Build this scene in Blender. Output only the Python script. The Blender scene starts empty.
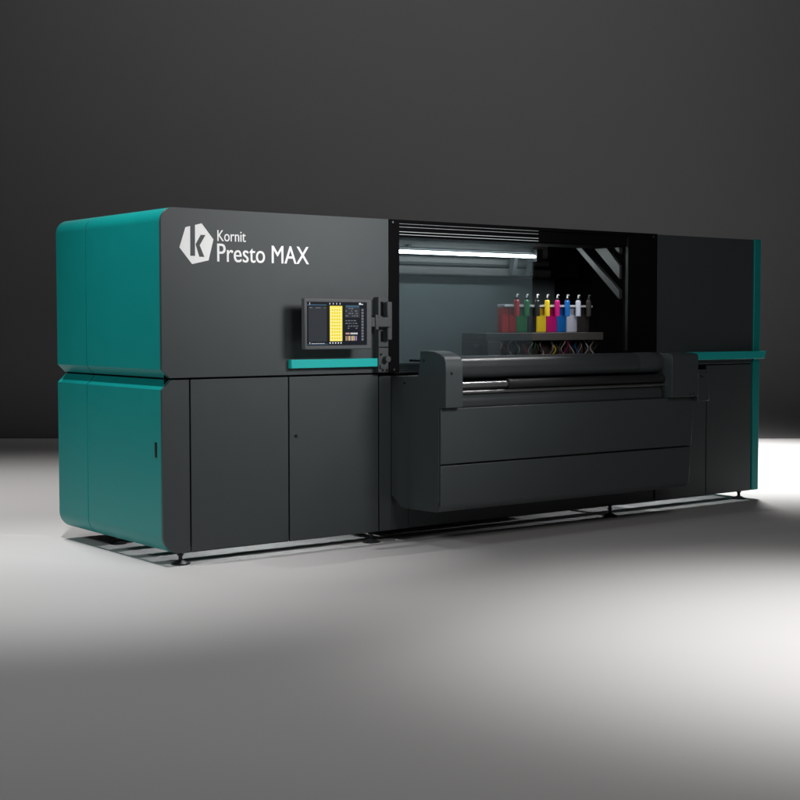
import bpy, bmesh, math, random
from mathutils import Vector, Matrix
random.seed(7)
S = bpy.context.scene
C = bpy.context.collection

# ------------------------------------------------------------------ camera
cam = bpy.data.cameras.new('camera')
cam.lens = 64.17; cam.sensor_width = 36; cam.clip_end = 200; cam.clip_start = 0.05
co = bpy.data.objects.new('camera', cam); C.objects.link(co)
co.location = (-3.8508, -7.2284, 1.3983)
co.rotation_euler = (math.radians(90) - 0.0541, 0, -0.6550)
S.camera = co
S.view_settings.view_transform = 'Standard'
S.view_settings.look = 'None'
S.view_settings.exposure = 0
S.view_settings.gamma = 1

# ------------------------------------------------------------------ world and lamps
w = bpy.data.worlds.new('World'); S.world = w; w.use_nodes = True
w.node_tree.nodes['Background'].inputs[0].default_value = (1, 0.99, .98, 1)
w.node_tree.nodes['Background'].inputs[1].default_value = 0.022

def aim(o, tgt):
    d = Vector(tgt) - o.location
    o.rotation_euler = d.to_track_quat('-Z', 'Y').to_euler()

def spot(name, loc, tgt, power, deg, col=(1, 1, 1), blend=1.0, rad=0.25):
    l = bpy.data.lights.new(name, 'SPOT'); l.energy = power; l.spot_size = math.radians(deg)
    l.spot_blend = blend; l.color = col; l.shadow_soft_size = rad
    o = bpy.data.objects.new(name, l); C.objects.link(o); o.location = loc; aim(o, tgt); return o

def area(name, loc, tgt, power, sx, sy, col=(1, 1, 1), spread=180):
    l = bpy.data.lights.new(name, 'AREA'); l.energy = power; l.shape = 'RECTANGLE'
    l.size = sx; l.size_y = sy; l.color = col; l.spread = math.radians(spread)
    o = bpy.data.objects.new(name, l); C.objects.link(o); o.location = loc; aim(o, tgt); return o

WARM = (1, .97, .94); COOL = (.94, .98, 1)
spot('corner_spot', (-0.8, 0.1, 5.5), (-0.45, 0.22, 0), 860, 50, (1, 1, 1), 1, .10)
spot('front_pool_spot', (2.7, -4.9, 5.0), (1.92, -3.78, 0), 1900, 54, (1, .995, .99), 1, .3)
spot('back_spot', (7.5, 2.3, 6.2), (7.45, 2.0, 0), 5000, 66, (1, .99, .98), .75, .6)
spot('back_left_spot', (0.1, 3.7, 6.0), (0.2, 3.7, 0), 1250, 78, (1, .985, .975), 1, .4)
spot('cabinet_spot', (3.2, -5.2, 3.9), (1.35, 0, 1.85), 1750, 28, (1, 1, 1), 1, 1.0)
spot('roller_spot', (5.3, -.9, 5.2), (1.95, -.42, 1.15), 260, 16, (1, 1, 1), 1, .12)
spot('backdrop_wash', (2.0, 0.5, 10.0), (6.5, 6.5, 9.0), 1900, 112, (1, 1, 1), 1, 1)
area('front_softbox', (0.9, -5.0, 3.5), (1.2, 0, .6), 64, 1.4, 1.2, (1, .985, .975))
area('side_softbox', (-4.6, -0.9, 4.2), (0, 0.6, 1.3), 80, 1.5, 1.0, COOL)
area('added_bay_fill', (3.15, .10, 1.935), (3.15, .24, 1.40), 2.5, .8, .03, (1, 1, 1), 120)  # added fill that brightens bottles and carriage, not a fitted lamp

# ------------------------------------------------------------------ materials
def mat(name, col, rough=.5, metal=0, spec=.5, noise=0, nscale=60, bump=0, bscale=900, emit=None, es=0, aniso=0):
    m = bpy.data.materials.new(name); m.use_nodes = True
    nt = m.node_tree; b = nt.nodes['Principled BSDF']
    b.inputs['Base Color'].default_value = (*col, 1)
    b.inputs['Roughness'].default_value = rough
    b.inputs['Metallic'].default_value = metal
    b.inputs['Specular IOR Level'].default_value = spec
    if emit:
        b.inputs['Emission Color'].default_value = (*emit, 1); b.inputs['Emission Strength'].default_value = es
    if noise or bump:
        tc = nt.nodes.new('ShaderNodeTexCoord')
    if noise:
        n = nt.nodes.new('ShaderNodeTexNoise'); n.inputs['Scale'].default_value = nscale; n.inputs['Detail'].default_value = 5
        nt.links.new(tc.outputs['Object'], n.inputs['Vector'])
        r = nt.nodes.new('ShaderNodeMapRange')
        r.inputs['To Min'].default_value = rough - noise; r.inputs['To Max'].default_value = rough + noise
        nt.links.new(n.outputs['Fac'], r.inputs['Value']); nt.links.new(r.outputs['Result'], b.inputs['Roughness'])
        mx = nt.nodes.new('ShaderNodeMix'); mx.data_type = 'RGBA'
        mx.inputs[6].default_value = (*[c * (1 - noise) for c in col], 1); mx.inputs[7].default_value = (*[c * (1 + noise) for c in col], 1)
        nt.links.new(n.outputs['Fac'], mx.inputs[0]); nt.links.new(mx.outputs[2], b.inputs['Base Color'])
    if bump:
        n2 = nt.nodes.new('ShaderNodeTexNoise'); n2.inputs['Scale'].default_value = bscale
        nt.links.new(tc.outputs['Object'], n2.inputs['Vector'])
        bp = nt.nodes.new('ShaderNodeBump'); bp.inputs['Strength'].default_value = bump; bp.inputs['Distance'].default_value = .001
        nt.links.new(n2.outputs['Fac'], bp.inputs['Height']); nt.links.new(bp.outputs['Normal'], b.inputs['Normal'])
    return m

M = {}
M['graphite'] = mat('graphite_powder_coat', (.043, .051, .054), .42, 0, .45, .05, 9, .10, 700)
M['teal'] = mat('teal_powder_coat', (.001, .240, .228), .42, 0, .35, .04, 6, .10, 700)
M['rail_teal'] = mat('bright_teal_paint', (.010, .42, .40), .35, 0, .5)
M['black'] = mat('black_metal', (.010, .011, .012), .45, 0, .4, .05, 20)
M['void'] = mat('matt_black', (.0035, .0035, .004), .85, 0, .05)
M['liner'] = mat('grey_liner_metal', (.16, .19, .20), .38, .2, .5, .06, 4)
M['steel'] = mat('brushed_steel', (.30, .30, .30), .25, .9, .5)
M['brace'] = mat('grey_steel_brace', (.065, .070, .072), .38, .4, .5, .08, 30)
M['roller'] = mat('black_rubber_roller', (.035, .040, .042), .32, 0, .5, .06, 12)
M['roller_dark'] = mat('black_fabric_web', (.012, .013, .014), .5, 0, .4, .05, 30)
M['screw'] = mat('black_screw', (.012, .012, .012), .35, .5, .5)
M['foot'] = mat('black_foot_rubber', (.012, .013, .014), .5, 0, .4)
M['white'] = mat('white_print', (.95, .95, .95), .5, emit=(1, 1, 1), es=0)
M['mon'] = mat('monitor_grey_plastic', (.075, .080, .084), .42, 0, .4, .04, 50)
M['bracket'] = mat('dark_bracket_plastic', (.050, .055, .058), .45, 0, .35)
M['beam'] = mat('carriage_brown_grey', (.11, .105, .10), .5, .1, .4, .06, 20)
M['valve'] = mat('dark_brown_valve', (.07, .05, .045), .5)
M['tube'] = mat('lit_light_tube', (1, 1, 1), .5, emit=(.93, 1, 1), es=30)
M['strip'] = mat('glowing_reflection_strip', (.3, .3, .3), .5, emit=(.9, 1, 1), es=.34)  # glow stands in for the tube's reflection in the bay ceiling
M['strip_dim'] = mat('dim_reflection_strip', (.3, .3, .3), .5, emit=(.9, 1, 1), es=.15)  # weaker glow for the upper, fainter reflections

def screen(name, col, s):
    m = mat(name, (.004, .004, .004), .3, 0, .15, emit=col, es=s); return m
M['scr_bg'] = screen('screen_black', (.006, .009, .014), 1)
M['scr_panel'] = screen('screen_panel_grey', (.030, .034, .042), 1)
M['scr_blue'] = screen('screen_blue_bar', (.05, .11, .17), 1)
M['scr_yellow'] = screen('screen_yellow', (1, .82, .10), 1)
M['scr_pale'] = screen('screen_pale_yellow', (1, .92, .45), 1)
M['scr_dot'] = screen('screen_brown_dot', (.30, .22, .02), 1)
M['scr_white'] = screen('screen_white', (.75, .78, .8), 1)
M['scr_grey'] = screen('screen_grey', (.16, .17, .19), 1)
M['scr_pink'] = screen('screen_pink', (.50, .30, .28), 1)
M['scr_lilac'] = screen('screen_lilac', (.42, .30, .50), 1)

INKS = {'red': (.50, .035, .04), 'green': (.02, .20, .07), 'black': (.02, .022, .025), 'yellow': (.85, .62, .03),
        'magenta': (.60, .01, .20), 'blue': (.01, .16, .55), 'white': (.62, .66, .78), 'dark grey': (.045, .042, .04)}
for k, c in INKS.items():
    M['ink_' + k] = mat('ink_' + k.replace(' ', '_'), c, .3, 0, .5)
M['cap'] = mat('grey_white_cap', (.55, .56, .57), .4)
M['hose'] = mat('clear_hose', (.62, .55, .48), .25)

# see-through pane: thin tinted glass with a little scatter
g = bpy.data.materials.new('tinted_pane'); g.use_nodes = True; nt = g.node_tree
for n in list(nt.nodes): nt.nodes.remove(n)
out = nt.nodes.new('ShaderNodeOutputMaterial'); tr = nt.nodes.new('ShaderNodeBsdfTransparent'); tr.inputs[0].default_value = (.78, .83, .85, 1)
gl = nt.nodes.new('ShaderNodeBsdfGlossy'); gl.inputs['Roughness'].default_value = .05; gl.inputs[0].default_value = (.8, .85, .9, 1)
df = nt.nodes.new('ShaderNodeBsdfDiffuse'); df.inputs[0].default_value = (.30, .36, .38, 1)
tl = nt.nodes.new('ShaderNodeBsdfTranslucent'); tl.inputs[0].default_value = (.30, .36, .38, 1)
fr = nt.nodes.new('ShaderNodeFresnel'); fr.inputs[0].default_value = 1.25
m0 = nt.nodes.new('ShaderNodeMixShader'); m0.inputs[0].default_value = .6
m1 = nt.nodes.new('ShaderNodeMixShader'); m1.inputs[0].default_value = .10
m2 = nt.nodes.new('ShaderNodeMixShader')
L = nt.links.new
L(df.outputs[0], m0.inputs[1]); L(tl.outputs[0], m0.inputs[2])
L(tr.outputs[0], m1.inputs[1]); L(m0.outputs[0], m1.inputs[2]); L(fr.outputs[0], m2.inputs[0])
L(m1.outputs[0], m2.inputs[1]); L(gl.outputs[0], m2.inputs[2]); L(m2.outputs[0], out.inputs[0])
M['glass'] = g

# studio floor paint
M['floor'] = mat('studio_floor_paint', (.50, .49, .485), .62, 0, .25, .02, .8, .05, 300)
M['backdrop'] = mat('dark_backdrop_cloth', (.100, .098, .098), .9, 0, .1, .03, 2)

# ------------------------------------------------------------------ helpers
def link(name, bm, m, parent=None, bevel=0, smooth=False, seg=2):
    me = bpy.data.meshes.new(name); bmesh.ops.recalc_face_normals(bm, faces=bm.faces[:]); bm.to_mesh(me); bm.free()
    o = bpy.data.objects.new(name, me); C.objects.link(o)
    me.materials.append(m)
    if parent: o.parent = parent
    if bevel:
        b = o.modifiers.new('b', 'BEVEL'); b.width = bevel; b.segments = seg; b.limit_method = 'ANGLE'; b.angle_limit = math.radians(40)
    if smooth or bevel:
        for p in me.polygons: p.use_smooth = True
        if hasattr(me, 'set_sharp_from_angle'): me.set_sharp_from_angle(angle=math.radians(35))
    return o

def bx(bm, x0, x1, y0, y1, z0, z1):
    v = [bm.verts.new((x, y, z)) for x in (x0, x1) for y in (y0, y1) for z in (z0, z1)]
    for f in ((0, 1, 3, 2), (4, 6, 7, 5), (0, 4, 5, 1), (2, 3, 7, 6), (0, 2, 6, 4), (1, 5, 7, 3)):
        bm.faces.new([v[i] for i in f])

def box(name, x0, x1, y0, y1, z0, z1, m, parent=None, bevel=.002):
    bm = bmesh.new(); bx(bm, x0, x1, y0, y1, z0, z1); return link(name, bm, M[m], parent, bevel)

def prism(bm, pts, axis, a, b):
    """pts: 2D polygon; axis 'y': pts are (x,z); axis 'x': pts are (y,z); axis 'z': pts are (x,y)"""
    f = {'y': lambda p, t: (p[0], t, p[1]), 'x': lambda p, t: (t, p[0], p[1]), 'z': lambda p, t: (p[0], p[1], t)}[axis]
    A = [bm.verts.new(f(p, a)) for p in pts]; B = [bm.verts.new(f(p, b)) for p in pts]; n = len(pts)
    bm.faces.new(A); bm.faces.new(B[::-1])
    for i in range(n): bm.faces.new((A[i], B[i], B[(i + 1) % n], A[(i + 1) % n]))

def cyl(bm, p0, p1, r, n=24, r1=None):
    p0, p1 = Vector(p0), Vector(p1); d = (p1 - p0).normalized()
    u = d.orthogonal().normalized(); v = d.cross(u); r1 = r if r1 is None else r1
    A = []; B = []
    for i in range(n):
        t = 2 * math.pi * i / n; c = u * math.cos(t) + v * math.sin(t)
        A.append(bm.verts.new(p0 + c * r)); B.append(bm.verts.new(p1 + c * r1))
    bm.faces.new(A[::-1]); bm.faces.new(B)
    for i in range(n): bm.faces.new((A[i], A[(i + 1) % n], B[(i + 1) % n], B[i]))

def tube(bm, pts, r, n=8):
    pts = [Vector(p) for p in pts]; rings = []
    for i, p in enumerate(pts):
        d = (pts[min(i + 1, len(pts) - 1)] - pts[max(i - 1, 0)]).normalized()
        u = d.cross(Vector((0, 1, 0.01))).normalized(); v = d.cross(u)
        rings.append([bm.verts.new(p + (u * math.cos(2 * math.pi * k / n) + v * math.sin(2 * math.pi * k / n)) * r) for k in range(n)])
    for a, b in zip(rings, rings[1:]):
        for k in range(n): bm.faces.new((a[k], a[(k + 1) % n], b[(k + 1) % n], b[k]))
    bm.faces.new(rings[0][::-1]); bm.faces.new(rings[-1])

def arc(cx, cz, r, a0, a1, n=8):
    return [(cx + r * math.cos(math.radians(a0 + (a1 - a0) * i / n)), cz + r * math.sin(math.radians(a0 + (a1 - a0) * i / n))) for i in range(n + 1)]

def tag(o, label=None, cat=None, group=None, kind=None):
    for k, v in (('label', label), ('category', cat), ('group', group), ('kind', kind)):
        if v: o[k] = v
    return o

# ------------------------------------------------------------------ the setting
bm = bmesh.new()
v = [bm.verts.new(p) for p in ((-30, -30, 0), (40, -30, 0), (40, 40, 0), (-30, 40, 0))]; bm.faces.new(v)
tag(link('floor', bm, M['floor']), kind='structure')
# dark swept backdrop: stands square to the camera about 18 m away, curving up from the floor
fw = Vector((math.sin(.655), math.cos(.655), 0)); rt = Vector((math.cos(.655), -math.sin(.655), 0)); base = Vector((-3.8508, -7.2284, 0))
bm = bmesh.new(); prof = []
R = 1.6; D0 = 17.2
for i in range(17):
    a = math.radians(90 * i / 16); prof.append((D0 + R * math.sin(a), .004 + R * (1 - math.cos(a))))
prof += [(D0 + R, 14)]
prof += [(D0 + R + .05, 14), (D0 + R + .05, .004)]
rows = []
for s in (-22, 22):
    rows.append([bm.verts.new(base + fw * d + rt * s + Vector((0, 0, z))) for d, z in prof])
for i in range(len(prof) - 1):
    bm.faces.new((rows[0][i], rows[0][i + 1], rows[1][i + 1], rows[1][i]))
tag(link('backdrop', bm, M['backdrop'], smooth=True), kind='structure')

# ------------------------------------------------------------------ the printer
W = 5.298; D = 1.411; H = 2.053; ZB = .0736; ZS = 1.076
P = bpy.data.objects.new('textile_printer', None); C.objects.link(P)
tag(P, 'long graphite and teal industrial textile printer with open lit print bay', 'printer')

def cap_profile(x_end, z0, z1, rt_, rb, chamfer_top=False, chamfer_bot=False, off=0.0):
    """left-end profile from the top right point round the left side to the bottom right point"""
    pts = [(x_end, z1 - off)]
    pts += [(off, z1 - rt_)][:0]
    if chamfer_top: pts += [(rt_ + off * .4, z1 - off), (off, z1 - rt_ - off * .4)]
    else: pts += arc(rt_, z1 - rt_, rt_ - off, 90, 180, 10)
    if chamfer_bot: pts += [(off, z0 + rb + off * .4), (rb + off * .4, z0 + off)]
    else: pts += arc(rb, z0 + rb, rb - off, 180, 270, 10)
    pts += [(x_end, z0 + off)]
    return pts

def shell(name, y0, y1, z0, z1, a, b, ct, cb, xt, xb, m):
    outer = cap_profile(xt, z0, z1, a, b, ct, cb); inner = cap_profile(xt, z0, z1, a, b, ct, cb, off=.014)
    outer[-1] = (xb, z0); inner[-1] = (xb, z0 + .014)
    bm = bmesh.new(); prism_open(bm, outer, inner, y0, y1)
    return link(name, bm, M[m], P, .0015)

def prism_open(bm, outer, inner, y0, y1):
    n = len(outer)
    O0 = [bm.verts.new((p[0], y0, p[1])) for p in outer]; O1 = [bm.verts.new((p[0], y1, p[1])) for p in outer]
    I0 = [bm.verts.new((p[0], y0, p[1])) for p in inner]; I1 = [bm.verts.new((p[0], y1, p[1])) for p in inner]
    for i in range(n - 1):
        bm.faces.new((O0[i], O0[i + 1], O1[i + 1], O1[i])); bm.faces.new((I0[i], I1[i], I1[i + 1], I0[i + 1]))
        bm.faces.new((O0[i], I0[i], I0[i + 1], O0[i + 1])); bm.faces.new((O1[i], O1[i + 1], I1[i + 1], I1[i]))
    for k in (0, n - 1): bm.faces.new((O0[k], O1[k], I1[k], I0[k]))

UZ0 = ZS + .007; LZ1 = ZS - .004
# teal covers, front and rear piece of each storey, a fine seam between them
for (y0, y1) in ((.020, .974), (.985, D)):
    o = shell('side_cover', y0, y1, UZ0, H, .085, .048, False, True, .10, .10, 'teal')
    o = shell('side_cover', y0, y1, ZB, LZ1, .055, .105, True, False, .10, .106, 'teal')
    if y0 < .5:
        bm = bmesh.new(); prism(bm, [(.066 + .0, .625), (.094, .625), (.094, .715), (.066, .715)], 'x', -.0025, .004)
        hd = link('handle', bm, M['screw'], o, .008, seg=3)
# dark front skins of the left cabinets
fp = cap_profile(1.610, UZ0, H, .085, .048, False, True)
bm = bmesh.new(); prism(bm, fp, 'y', 0, .018); upper = link('front_panel', bm, M['graphite'], P, .002)
fp = cap_profile(.174, ZB, LZ1, .055, .105, True, False)
bm = bmesh.new(); prism(bm, fp, 'y', 0, .018); link('corner_panel', bm, M['graphite'], P, .002)
door = box('cabinet_door', .184, .850, 0, .020, ZB, LZ1, 'graphite', P)
door2 = box('cabinet_door', .860, 1.528, 0, .020, ZB, LZ1, 'graphite', P)
bm = bmesh.new(); cyl(bm, (.905, .004, .712), (.905, -.004, .712), .011); link('lock', bm, M['screw'], door2, .001)
box('column_panel', 1.538, 1.6285, 0, .020, ZB, LZ1 - .012, 'graphite', P)
# lower middle skirts behind the take-up unit
box('skirt_panel', 1.6315, 1.772, .004, .022, ZB, LZ1 - .016, 'graphite', P)
box('skirt_panel', 1.779, 4.094, .010, .030, ZB, LZ1 - .016, 'graphite', P)
box('skirt_panel', 4.101, 4.664, .002, .022, ZB, LZ1 - .03, 'graphite', P)
d3 = box('cabinet_door', 4.672, 5.198, 0, .020, ZB, LZ1, 'graphite', P)
# right upper cabinet
box('front_panel', 4.102, 5.200, 0, .020, ZS + .006, H - .004, 'graphite', P)
# teal right end cover
bm = bmesh.new(); bx(bm, 5.214, W - .004, -.004, D, ZB, H); link('end_cover', bm, M['teal'], P, .006)

# chassis: roof, back, inner walls (black), open towards the floor
bm = bmesh.new()
bx(bm, .10, 1.60, .03, D - .01, H - .03, H - .006)          # left roof
bx(bm, 1.66, 4.09, .04, D - .01, H - .022, H - .006)        # bay roof
bx(bm, 4.11, 5.20, .03, D - .01, H - .03, H - .006)
link('roof_panel', bm, M['graphite'], P, .002)
bm = bmesh.new()
bx(bm, .03, 1.60, .024, .034, ZB + .03, H - .02)            # behind left front skins
bx(bm, .12, 5.20, D - .02, D - .006, ZB + .01, H - .01)     # rear wall
bx(bm, 1.60, 1.6285, .024, D - .02, .13, H - .01)           # partition left of the bay
bx(bm, 4.094, 4.112, .024, D - .02, .13, H - .01)           # partition right
bx(bm, .06, 1.60, .034, D - .02, ZS - .02, ZS + .02)        # storey decks
bx(bm, 4.112, 5.20, .034, D - .02, ZS - .02, ZS + .02)
bx(bm, 1.6285, 4.094, .032, D - .02, ZS - .05, ZS + .0)
bx(bm, 4.112, 5.20, .024, .034, ZB + .03, H - .02)
link('chassis', bm, M['void'], P)
box('rear_panel', .105, 5.205, D + .0006, D + .012, ZB + .02, H - .003, 'graphite', P)
# lower rails under the cabinets
bm = bmesh.new()
for y in (.15, .41, .67, 1.31):
    bx(bm, .10, 5.20, y, y + .095, .084, .125)
for x in (1.52, 3.62, 5.12):
    bx(bm, x, x + .05, .04, 1.38, .086, .124)
bx(bm, .09, 1.0, .93, 1.31, .086, .094); bx(bm, 1.62, 3.10, .30, 1.29, .128, .134)
link('base_frame', bm, M['black'], P)
for x, y, p in ((.80, .52, 8.5), (4.55, .62, 7), (3.80, .55, 3)):
    area('added_underside_light', (x, y, .96), (x, y, 0), p, .05, .05, COOL)  # added lights, no lamps fitted here; they make the lit stripes underneath

# levelling feet
def foot(x, y):
    bm = bmesh.new()
    cyl(bm, (x, y, 0), (x, y, .007), .055, 32); cyl(bm, (x, y, .007), (x, y, .024), .050, 32, .016)
    f = link('foot', bm, M['foot'], P, smooth=True)
    bm = bmesh.new(); cyl(bm, (x, y, .022), (x, y, .088), .012, 16); cyl(bm, (x, y, .052), (x, y, .060), .020, 6); link('stem', bm, M['screw'], f, smooth=True)
for x, y in ((.142, .062), (1.509, .05), (3.60, -.02), (5.166, .085), (.204, .985), (1.56, 1.33), (3.62, 1.33), (5.16, 1.33)): foot(x, y)

# ------------------------------------------------------------------ print bay
bm = bmesh.new()
bx(bm, 1.613, 1.695, -.002, .05, ZS + .004, H)              # left post
bx(bm, 3.790, 4.098, -.002, .05, ZS + .004, H)              # right post
bx(bm, 1.695, 3.790, -.002, .05, 2.030, H)                  # head
bm2 = bmesh.new()
bay = link('bay_frame', bm, M['void'], P, .0015)
bm = bmesh.new()
bx(bm, 1.695, 3.790, .012, .06, 1.955, 2.028)
bx(bm, 1.695, 3.790, .02, .30, 1.945, 1.954)
link('head_rail', bm, M['void'], P, .002)
bm = bmesh.new(); bx(bm, 3.784, 3.789, -.003, .02, ZS + .12, 2.02); link('edge_trim', bm, M['black'], bay)
for x, z in ((1.64, 2.035), (4.05, 2.03), (1.65, 1.10), (4.04, 1.10)):
    bm = bmesh.new(); cyl(bm, (x, -.002, z), (x, -.007, z), .007, 12); link('screw', bm, M['steel'], bay)
for x in (3.93,):
    box('latch', x, x + .06, -.03, -.003, ZS + .02, ZS + .07, 'mon', bay)
# lit liner behind the bay, dark housing on its right
box('bay_liner', 1.63, 4.09, 1.08, 1.095, 1.10, 1.745, 'liner', P)
bm = bmesh.new()
bx(bm, 1.63, 3.97, 1.03, 1.07, 1.900, 2.02)
bx(bm, 1.63, 3.97, 1.01, 1.07, 1.835, 1.885)
bx(bm, 1.63, 3.97, 0.99, 1.07, 1.750, 1.815)
link('cross_beam', bm, M['beam'], P, .012)
box('motor_housing', 3.975, 4.09, .70, 1.18, 1.75, 2.02, 'void', P)
bm = bmesh.new(); bx(bm, 1.64, 3.90, .975, .989, 1.826, 1.832); link('cable', bm, M['black'], P)
bm = bmesh.new(); cyl(bm, (2.55, .98, 1.955), (2.55, 1.029, 1.955), .016, 12); link('stud', bm, M['black'], P)
for x in (3.50, 3.68):
    bm = bmesh.new(); prism(bm, [(x, 1.76), (x + .035, 1.76), (x + .065, 1.90), (x + .03, 1.90)], 'y', .93, .985); link('strut', bm, M['mon'], P, .003)
# side wall behind the bay on the left (hidden) and lit light tube
bm = bmesh.new(); cyl(bm, (1.66, .80, 1.902), (3.60, .80, 1.902), .0115, 20); cyl(bm, (3.60, .80, 1.902), (3.612, .80, 1.902), .0115, 20, .008)
tb = link('light_tube', bm, M['tube'], P, smooth=True)
bm = bmesh.new(); bx(bm, 3.615, 3.68, .78, .86, 1.86, 1.96); bx(bm, 1.64, 3.66, .815, .86, 1.925, 1.94); link('lamp_holder', bm, M['black'], tb, .004)
for y, z in ((.085, 2.022), (.085, 2.003), (.085, 1.974), (.085, 1.957)):
    pass
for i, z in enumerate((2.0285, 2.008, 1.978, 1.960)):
    box('reflection_strip', 1.70, 2.905, .004, .011, z - .0014, z + (.0009 if i < 2 else .0013), 'strip_dim' if i < 2 else 'strip', P, 0)  # glowing lines imitate reflections of the light tube
box('sliding_pane', 1.697, 2.905, .062, .067, 1.085, 1.953, 'glass', P, 0)

# steel braces on the right wall of the bay
bm = bmesh.new(); prism(bm, [(.052, 1.57), (.052, 1.635), (.47, 1.985), (.53, 1.985)], 'x', 3.75, 3.785); link('brace', bm, M['brace'], P, .003)
bm = bmesh.new(); prism(bm, [(.052, 1.715), (.052, 1.815), (.20, 1.965), (.33, 1.965)], 'x', 3.755, 3.78); link('brace', bm, M['brace'], P, .003)
bm = bmesh.new(); prism(bm, [(.052, 1.90), (.052, 1.965), (.10, 2.00), (.17, 2.00)], 'x', 3.75, 3.785); link('brace', bm, M['brace'], P, .003)
box('brace', 3.745, 3.79, .053, .40, 1.968, 2.005, 'brace', P, .003)

# print carriage with its wiring
CR = box('print_carriage', 2.60, 3.745, .20, .46, 1.272, 1.328, 'beam', P, .004)
box('end_block', 2.60, 2.72, .18, .46, 1.165, 1.2705, 'beam', CR, .004)
box('back_plate', 2.722, 3.74, .40, .45, 1.165, 1.2705, 'valve', CR, 0)
box('side_switch', 2.53, 2.598, .25, .30, 1.225, 1.245, 'mon', CR, .002)
cols = ['ink_red', 'ink_green', 'ink_black', 'ink_yellow', 'ink_magenta', 'ink_blue', 'ink_white', 'ink_dark grey']
for i in range(40):
    x = 2.745 + i * .0258 + random.uniform(-.006, .006); bm = bmesh.new(); a = random.uniform(-.012, .012); k = random.uniform(.0, .028) * random.choice((-1, 1))
    yy = .24 + random.uniform(0, .07)
    pts = [(x + a * math.sin(t * 3.1) + k * (t - .5) ** 2 * 2, yy + .02 * math.sin(t * 5 + i), 1.17 + .10 * t) for t in [q / 10 for q in range(11)]]
    tube(bm, pts, (.0035, .0045, .004)[i % 3], 6)
    j = min(7, max(0, int((x - 2.9) / .11)))
    link('hose', bm, M['hose'] if i % 4 == 1 else (M['beam'] if i % 4 in (0, 3) else M[cols[j]]), CR, smooth=True)
for i in range(9):
    x = 2.78 + i * .115; box('valve_block', x, x + .07, .32, .39, 1.17, 1.245, 'valve', CR, .003)
# rail the narrow bottles clip to
box('bottle_rail', 2.862, 3.735, .302, .3265, 1.511, 1.5265, 'cap', CR, .002)

# ------------------------------------------------------------------ ink containers (lift out, so each is its own thing)
def tank(x0, x1, ink, label):
    cx = (x0 + x1) / 2; hw = (x1 - x0) / 2 - .003
    e = bpy.data.objects.new('ink_tank', None); C.objects.link(e); e.location = (cx, .352, 1.3285)
    tag(e, label, 'ink tank', 'wide ink tanks standing on the print carriage')
    bm = bmesh.new(); bx(bm, -hw, hw, -.022, .030, 0, .180); link('tank_body', bm, M['ink_' + ink], e, .007, seg=3)
    bm = bmesh.new(); bx(bm, -hw - .001, hw + .001, -.024, .032, .1805, .200)
    link('lid', bm, M['cap'] if ink != 'dark grey' else M['beam'], e, .004)
xs = (2.861, 2.932, 3.004, 3.11, 3.197, 3.296, 3.401, 3.497, 3.609, 3.734)
tl_ = [('red', 'wide red ink tank at the far left end of the tank row'), ('red', 'second wide red ink tank, between the outer red and the green one'),
       ('green', 'wide dark green ink tank beside the red tanks'), ('black', 'wide black ink tank between the green and yellow tanks'),
       ('yellow', 'wide yellow ink tank with pale lid'), ('magenta', 'wide magenta ink tank with pale lid'),
       ('blue', 'wide bright blue ink tank with pale lid'), ('white', 'wide pale lavender white ink tank beside the blue tank'),
       ('dark grey', 'wide dark grey ink tank at the right end of the row')]
for i, (ink, lab) in enumerate(tl_): tank(xs[i], xs[i + 1], ink, lab)

def bottle(x, ink, label):
    e = bpy.data.objects.new('ink_bottle', None); C.objects.link(e); e.location = (x, .2828, 1.445)
    tag(e, label, 'ink bottle', 'narrow ink bottles clipped in front of the wide tanks')
    bm = bmesh.new(); cyl(bm, (0, 0, 0), (0, 0, .108), .0195, 24); cyl(bm, (0, 0, .108), (0, 0, .118), .0195, 24, .013)
    link('bottle_body', bm, M['ink_' + ink], e, .002, smooth=True)
    bm = bmesh.new(); cyl(bm, (0, 0, .1185), (0, 0, .132), .014, 16); link('cap', bm, M['black'], e, smooth=True)
    bm = bmesh.new(); tube(bm, [(0, 0, .131), (0, 0, .143), (.004, .003, .152), (.014, .006, .155), (.024, .008, .152)], .0055, 8)
    link('outlet_hook', bm, M['cap' if ink != 'dark grey' else 'mon'], e, smooth=True)
bl = [(2.96, 'red', 'narrow red ink bottle with small hooked outlet'), (3.055, 'green', 'narrow dark green ink bottle with hooked outlet'),
      (3.157, 'black', 'narrow black ink bottle in front of the yellow tank'), (3.255, 'yellow', 'narrow yellow ink bottle in front of the magenta tank'),
      (3.354, 'magenta', 'narrow magenta ink bottle in front of the blue tank'), (3.454, 'blue', 'narrow blue ink bottle in front of the white tank'),
      (3.566, 'white', 'narrow white ink bottle in front of the dark grey tank'), (3.674, 'dark grey', 'narrow dark grey ink bottle at the right end')]
for a in bl: bottle(*a)

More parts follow.
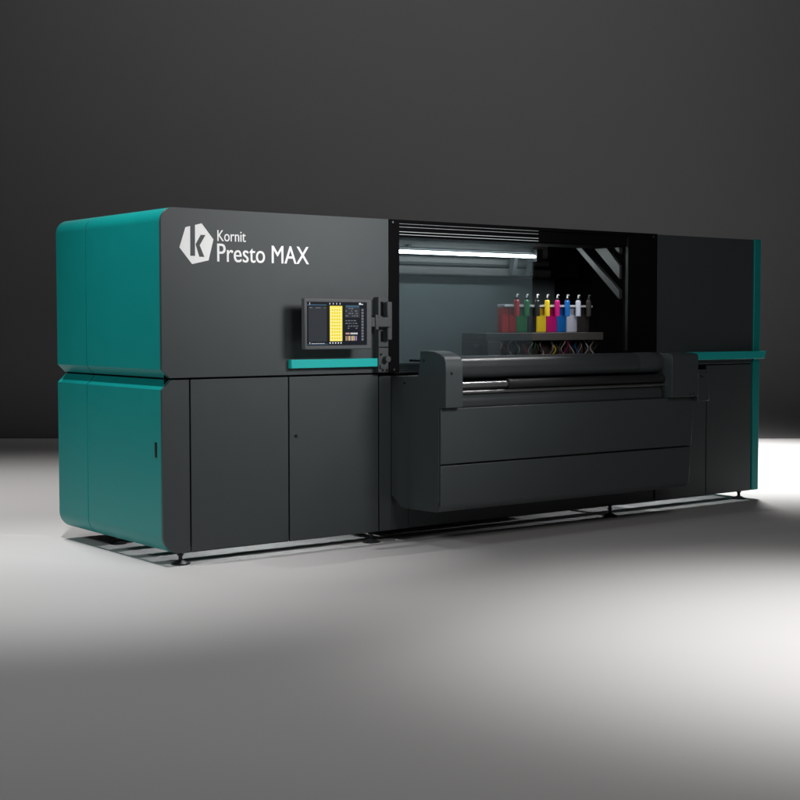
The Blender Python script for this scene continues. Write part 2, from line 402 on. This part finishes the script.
# ------------------------------------------------------------------ take-up unit in front of the bay
YF = -.55; YP = -.503
side = [(0, 1.060), (-.262, 1.064), (-.278, 1.075), (-.286, 1.10), (-.300, 1.224), (-.36, 1.226), (-.43, 1.222), (-.49, 1.208), (-.53, 1.188), (-.548, 1.155),
        (YF, 1.10), (YF, .884), (-.545, .879), (YP + .022, .876), (YP + .022, .30), (-.46, .255), (-.42, .236), (-.10, .232), (-.002, .300)]
side_r = [(0, 1.060), (-.262, 1.064), (-.278, 1.075), (-.30, 1.17), (-.36, 1.186), (-.50, 1.186), (-.538, 1.180), (-.549, 1.165)] + side[10:]
def bracket(x0, x1, name, holes, side=side):
    bm = bmesh.new(); prism(bm, side, 'x', x0, x1)
    o = link(name, bm, M['graphite'], P, .006, seg=3)
    for (y, z) in holes:
        bm = bmesh.new(); cyl(bm, (x0 - .001, y, z), (x0 + .004, y, z), .009, 16); link('screw', bm, M['screw'], o)
    return o
bl_ = bracket(1.6300, 1.765, 'side_bracket', ((-.14, 1.02), (-.335, 1.165)))
bm = bmesh.new(); cyl(bm, (1.675, YF - .001, 1.09), (1.675, YF + .004, 1.09), .009, 16); link('screw', bm, M['screw'], bl_)
br = bracket(3.655, 3.928, 'side_bracket', (), side_r)
for x, z in ((3.86, .875), (3.88, .90), (3.84, .90), (3.90, .875)):
    bm = bmesh.new(); cyl(bm, (x, YF - .001, z), (x, YF + .004, z), .006, 12); link('screw', bm, M['screw'], br)
box('shelf_plate', 1.7655, 1.90, -.28, .0, 1.05, 1.062, 'liner', P, .003)
# front panels
bm = bmesh.new(); prism(bm, [(1.632, .533), (3.915, .533), (3.945, .874), (1.632, .874)], 'y', YP, YP + .020)
link('front_cover', bm, M['graphite'], P, .004)
lowp = [(YP, .523), (YP, .285)] + [(YP + .05 - .05 * math.cos(math.radians(a)), .285 - .05 * math.sin(math.radians(a))) for a in range(10, 91, 10)] + [(-.12, .226), (-.12, .24), (YP + .05, .250), (YP + .020, .285), (YP + .020, .523)]
bm = bmesh.new(); prism(bm, lowp, 'x', 1.632, 3.914)
for v_ in bm.verts:
    if v_.co.x > 3: v_.co.x -= (.523 - v_.co.z) * .08
link('front_cover', bm, M['graphite'], P, .004)
box('inner_tray', 1.77, 3.89, YP + .030, -.02, .30, .86, 'black', P, 0)
# rollers
def roller(name, y, z, r, x0, x1, m, n=48):
    bm = bmesh.new(); cyl(bm, (x0, y, z), (x1, y, z), r, n); return link(name, bm, M[m], P, smooth=True)
r1 = roller('top_roller', -.40, 1.120, .072, 1.766, 3.654, 'roller')
bm = bmesh.new(); cyl(bm, (3.42, -.40, 1.120), (3.60, -.40, 1.120), .0735, 48); link('roller_reflection_band', bm, M['graphite'], r1, smooth=True)  # lighter band imitates a reflection near the roller's right end
r2 = roller('guide_bar', -.46, 1.012, .022, 1.766, 3.654, 'steel')
bm = bmesh.new(); cyl(bm, (2.20, -.46, 1.012), (2.24, -.46, 1.012), .032, 24); link('collar', bm, M['black'], r2, smooth=True)
bm = bmesh.new(); cyl(bm, (2.24, -.46, 1.012), (3.654, -.46, 1.012), .030, 24); link('bar_sleeve', bm, M['roller_dark'], r2, smooth=True)
roller('guide_rod', -.475, .968, .010, 1.766, 3.654, 'steel')
roller('fabric_roll', -.42, .905, .066, 1.766, 3.62, 'roller')
box('back_cover', 1.766, 3.654, -.33, -.31, .86, 1.18, 'black', P, .003)
box('top_cover', 1.766, 3.654, -.328, -.01, 1.150, 1.165, 'black', P, .003)

# bracket continuation on the right: stepped box with small fittings
rb = box('drive_box', 3.930, 4.052, YF + .003, -.001, .845, 1.048, 'graphite', P, .006)
for x, z in ((3.955, 1.025), (3.975, 1.018)): 
    bm = bmesh.new(); cyl(bm, (x, YF + .000, z), (x, YF + .006, z), .006, 12); link('screw', bm, M['screw'], rb)

# teal handle rails
bm = bmesh.new(); bx(bm, .850, 1.505, -.040, -.0005, 1.124, 1.176); link('grab_rail', bm, M['rail_teal'], P, .002)
bm = bmesh.new(); prism(bm, [(4.423, 1.177), (5.30, 1.177), (5.275, 1.117), (4.469, 1.117)], 'y', -.062, -.0045); link('grab_rail', bm, M['rail_teal'], P, .002)

# ------------------------------------------------------------------ logo and lettering on the left cabinet
bm = bmesh.new()
hexa = [(.158, 1.943), (.263, 1.969), (.340, 1.880), (.307, 1.758), (.199, 1.734), (.118, 1.827)]
prism(bm, hexa, 'y', -.0016, .0005); link('emblem', bm, M['white'], P)
em = [o for o in C.objects if o.name.startswith('emblem')][0]
bm = bmesh.new()
prism(bm, [(.188, 1.951), (.219, 1.959), (.218, 1.781), (.187, 1.781)], 'y', -.0022, -.0017)
prism(bm, [(.222, 1.848), (.256, 1.903), (.287, 1.903), (.249, 1.843), (.279, 1.777), (.246, 1.777)], 'y', -.0022, -.0017)
link('emblem_letter', bm, M['graphite'], em)

def lettering(txt, x0, x1, zb, cap, m, parent, y=-.0012, bold=0.0, base=1.0):
    cu = bpy.data.curves.new('t', 'FONT'); cu.body = txt; cu.size = 1; cu.extrude = 0
    to = bpy.data.objects.new('t', cu); C.objects.link(to)
    bpy.context.view_layer.update()
    me = bpy.data.meshes.new_from_object(to.evaluated_get(bpy.context.evaluated_depsgraph_get()))
    bpy.data.objects.remove(to)
    X = [v.co.x for v in me.vertices]; 
    # cap height measured from the first letter
    fx = min(X) + (max(X) - min(X)) / max(1, len(txt)) * .6
    capu = max(v.co.y for v in me.vertices if v.co.x < fx); sx = (x1 - x0) / (max(X) - min(X)); sz = cap / capu; mn = min(X)
    for v in me.vertices: v.co = Vector((x0 + (v.co.x - mn) * sx, y, zb + v.co.y * sz))
    if bold:                                        # a second pass of the same print, a hair to the side, makes the strokes heavier
        b2 = bmesh.new(); b2.from_mesh(me); g_ = bmesh.ops.duplicate(b2, geom=b2.verts[:] + b2.edges[:] + b2.faces[:])
        for e_ in g_['geom']:
            if isinstance(e_, bmesh.types.BMVert): e_.co += Vector((bold, -.0003, 0))
        b2.to_mesh(me); b2.free()
    me.materials.append(M[m]); me.name = 'lettering'
    o = bpy.data.objects.new('lettering', me); C.objects.link(o); o.parent = parent; return o
lettering('Kornit', .366, .557, 1.872, .063, 'white', P, bold=.0015)
lettering('Presto MAX', .364, 1.001, 1.753, .104, 'white', P, bold=.0025)

# ------------------------------------------------------------------ touch monitor on its bracket
MN = box('monitor', .872, 1.367, -.150, -.112, 1.238, 1.545, 'mon', P, .006)
Y = -.1508
SB = bmesh.new(); SM = []
def quads(name, rects, m, lev):
    """flat pieces of the displayed picture, all in the one screen mesh"""
    if M[m] not in SM: SM.append(M[m])
    y = Y - .0004 * lev
    for x0, x1, z0, z1 in rects:
        f = SB.faces.new([SB.verts.new(p) for p in ((x0, y, z0), (x1, y, z0), (x1, y, z1), (x0, y, z1))]); f.material_index = SM.index(M[m])
quads('screen', [(.888, 1.330, 1.262, 1.524)], 'scr_bg', 0)
quads('screen_panel', [(.898, 1.030, 1.285, 1.496), (1.165, 1.275, 1.43, 1.496)], 'scr_panel', 2)
quads('screen_bar', [(.89, 1.028, 1.502, 1.508), (1.17, 1.27, 1.492, 1.504), (.89, 1.04, 1.268, 1.272)], 'scr_blue', 3)
quads('screen_artwork', [(1.052, 1.144, 1.287, 1.500)], 'scr_yellow', 3)
rr = []
for i in range(11):
    for j in range(5): rr.append((1.058 + j * .017, 1.068 + j * .017, 1.292 + i * .019, 1.300 + i * .019))
quads('screen_pattern', rr, 'scr_pale', 4)
rr = []
for i in range(10):
    for j in range(4): rr.append((1.0695 + j * .017, 1.0735 + j * .017, 1.302 + i * .019, 1.307 + i * .019))
quads('screen_pattern', rr, 'scr_dot', 5)
rr = [(.905, .908, 1.505, 1.520)] + [(1.05 + i * .025, 1.055 + i * .025, 1.508, 1.518) for i in range(4)] + [(1.268, 1.284, 1.508, 1.519), (1.284, 1.30, 1.508, 1.513)]
rr += [(.92 + i * .014, .928 + i * .014, 1.272, 1.276) for i in range(7)] + [(1.05 + i * .02, 1.058 + i * .02, 1.272, 1.281) for i in range(5)] + [(.905, .909, 1.272, 1.282)]
rr += [(1.205 + i * .011, 1.213 + i * .011, 1.328, 1.338) for i in range(5)]
quads('screen_text', rr, 'scr_white', 4)
rr = []
for zc in (1.482, 1.467, 1.452, 1.437, 1.408, 1.392, 1.375, 1.362):
    x = 1.167
    while x < 1.25:
        wd = random.uniform(.006, .02)
        if random.random() < .6: rr.append((x, x + wd, zc, zc + .006))
        x += wd + .006
rr += [(1.287, 1.303, 1.290 + i * .018, 1.303 + i * .018) for i in range(11)]
rr += [(.905, .925, 1.486, 1.491), (.95, .985, 1.486, 1.490), (1.01, 1.02, 1.486, 1.490)]
quads('screen_text', rr, 'scr_grey', 4)
quads('screen_swatch', [(1.168, 1.176, 1.290, 1.318), (1.182, 1.190, 1.290, 1.318), (1.168, 1.198, 1.328, 1.338)], 'scr_pink', 4)
quads('screen_swatch', [(1.205, 1.216, 1.290, 1.318), (1.230, 1.240, 1.290, 1.318), (1.246, 1.252, 1.290, 1.318)], 'scr_lilac', 4)
quads('screen_swatch', [(1.194, 1.200, 1.290, 1.318), (1.220, 1.226, 1.290, 1.318)], 'scr_yellow', 4)

me = bpy.data.meshes.new('screen'); SB.to_mesh(me); SB.free()
for m_ in SM: me.materials.append(m_)
so = bpy.data.objects.new('screen', me); C.objects.link(so); so.parent = MN

AR = box('monitor_arm', 1.3675, 1.552, -.105, -.085, 1.372, 1.432, 'bracket', P, .004)
box('arm_hinge', 1.425, 1.450, -.112, -.068, 1.355, 1.448, 'bracket', AR, .004)
PB = box('wall_bracket', 1.494, 1.572, -.050, -.0005, 1.085, 1.560, 'bracket', P, .004)
for a in ((1.510, 1.530, 1.44, 1.53), (1.510, 1.530, 1.28, 1.345), (1.496, 1.570, 1.243, 1.248)):
    bm = bmesh.new(); bx(bm, a[0], a[1], -.0515, -.0495, a[2], a[3]); link('slot', bm, M['void'], PB)
box('arm_clamp', 1.535, 1.572, -.090, -.0505, 1.29, 1.53, 'bracket', PB, .006)
bm = bmesh.new(); cyl(bm, (1.545, -.05, 1.17), (1.545, -.085, 1.17), .020, 20); cyl(bm, (1.515, -.05, 1.125), (1.515, -.062, 1.125), .014, 16); link('knob', bm, M['bracket'], PB, .002)
for x, z in ((1.512, 1.20), (1.558, 1.10), (1.525, 1.10)):
    bm = bmesh.new(); cyl(bm, (x, -.0495, z), (x, -.054, z), .008, 12); link('screw', bm, M['screw'], PB)
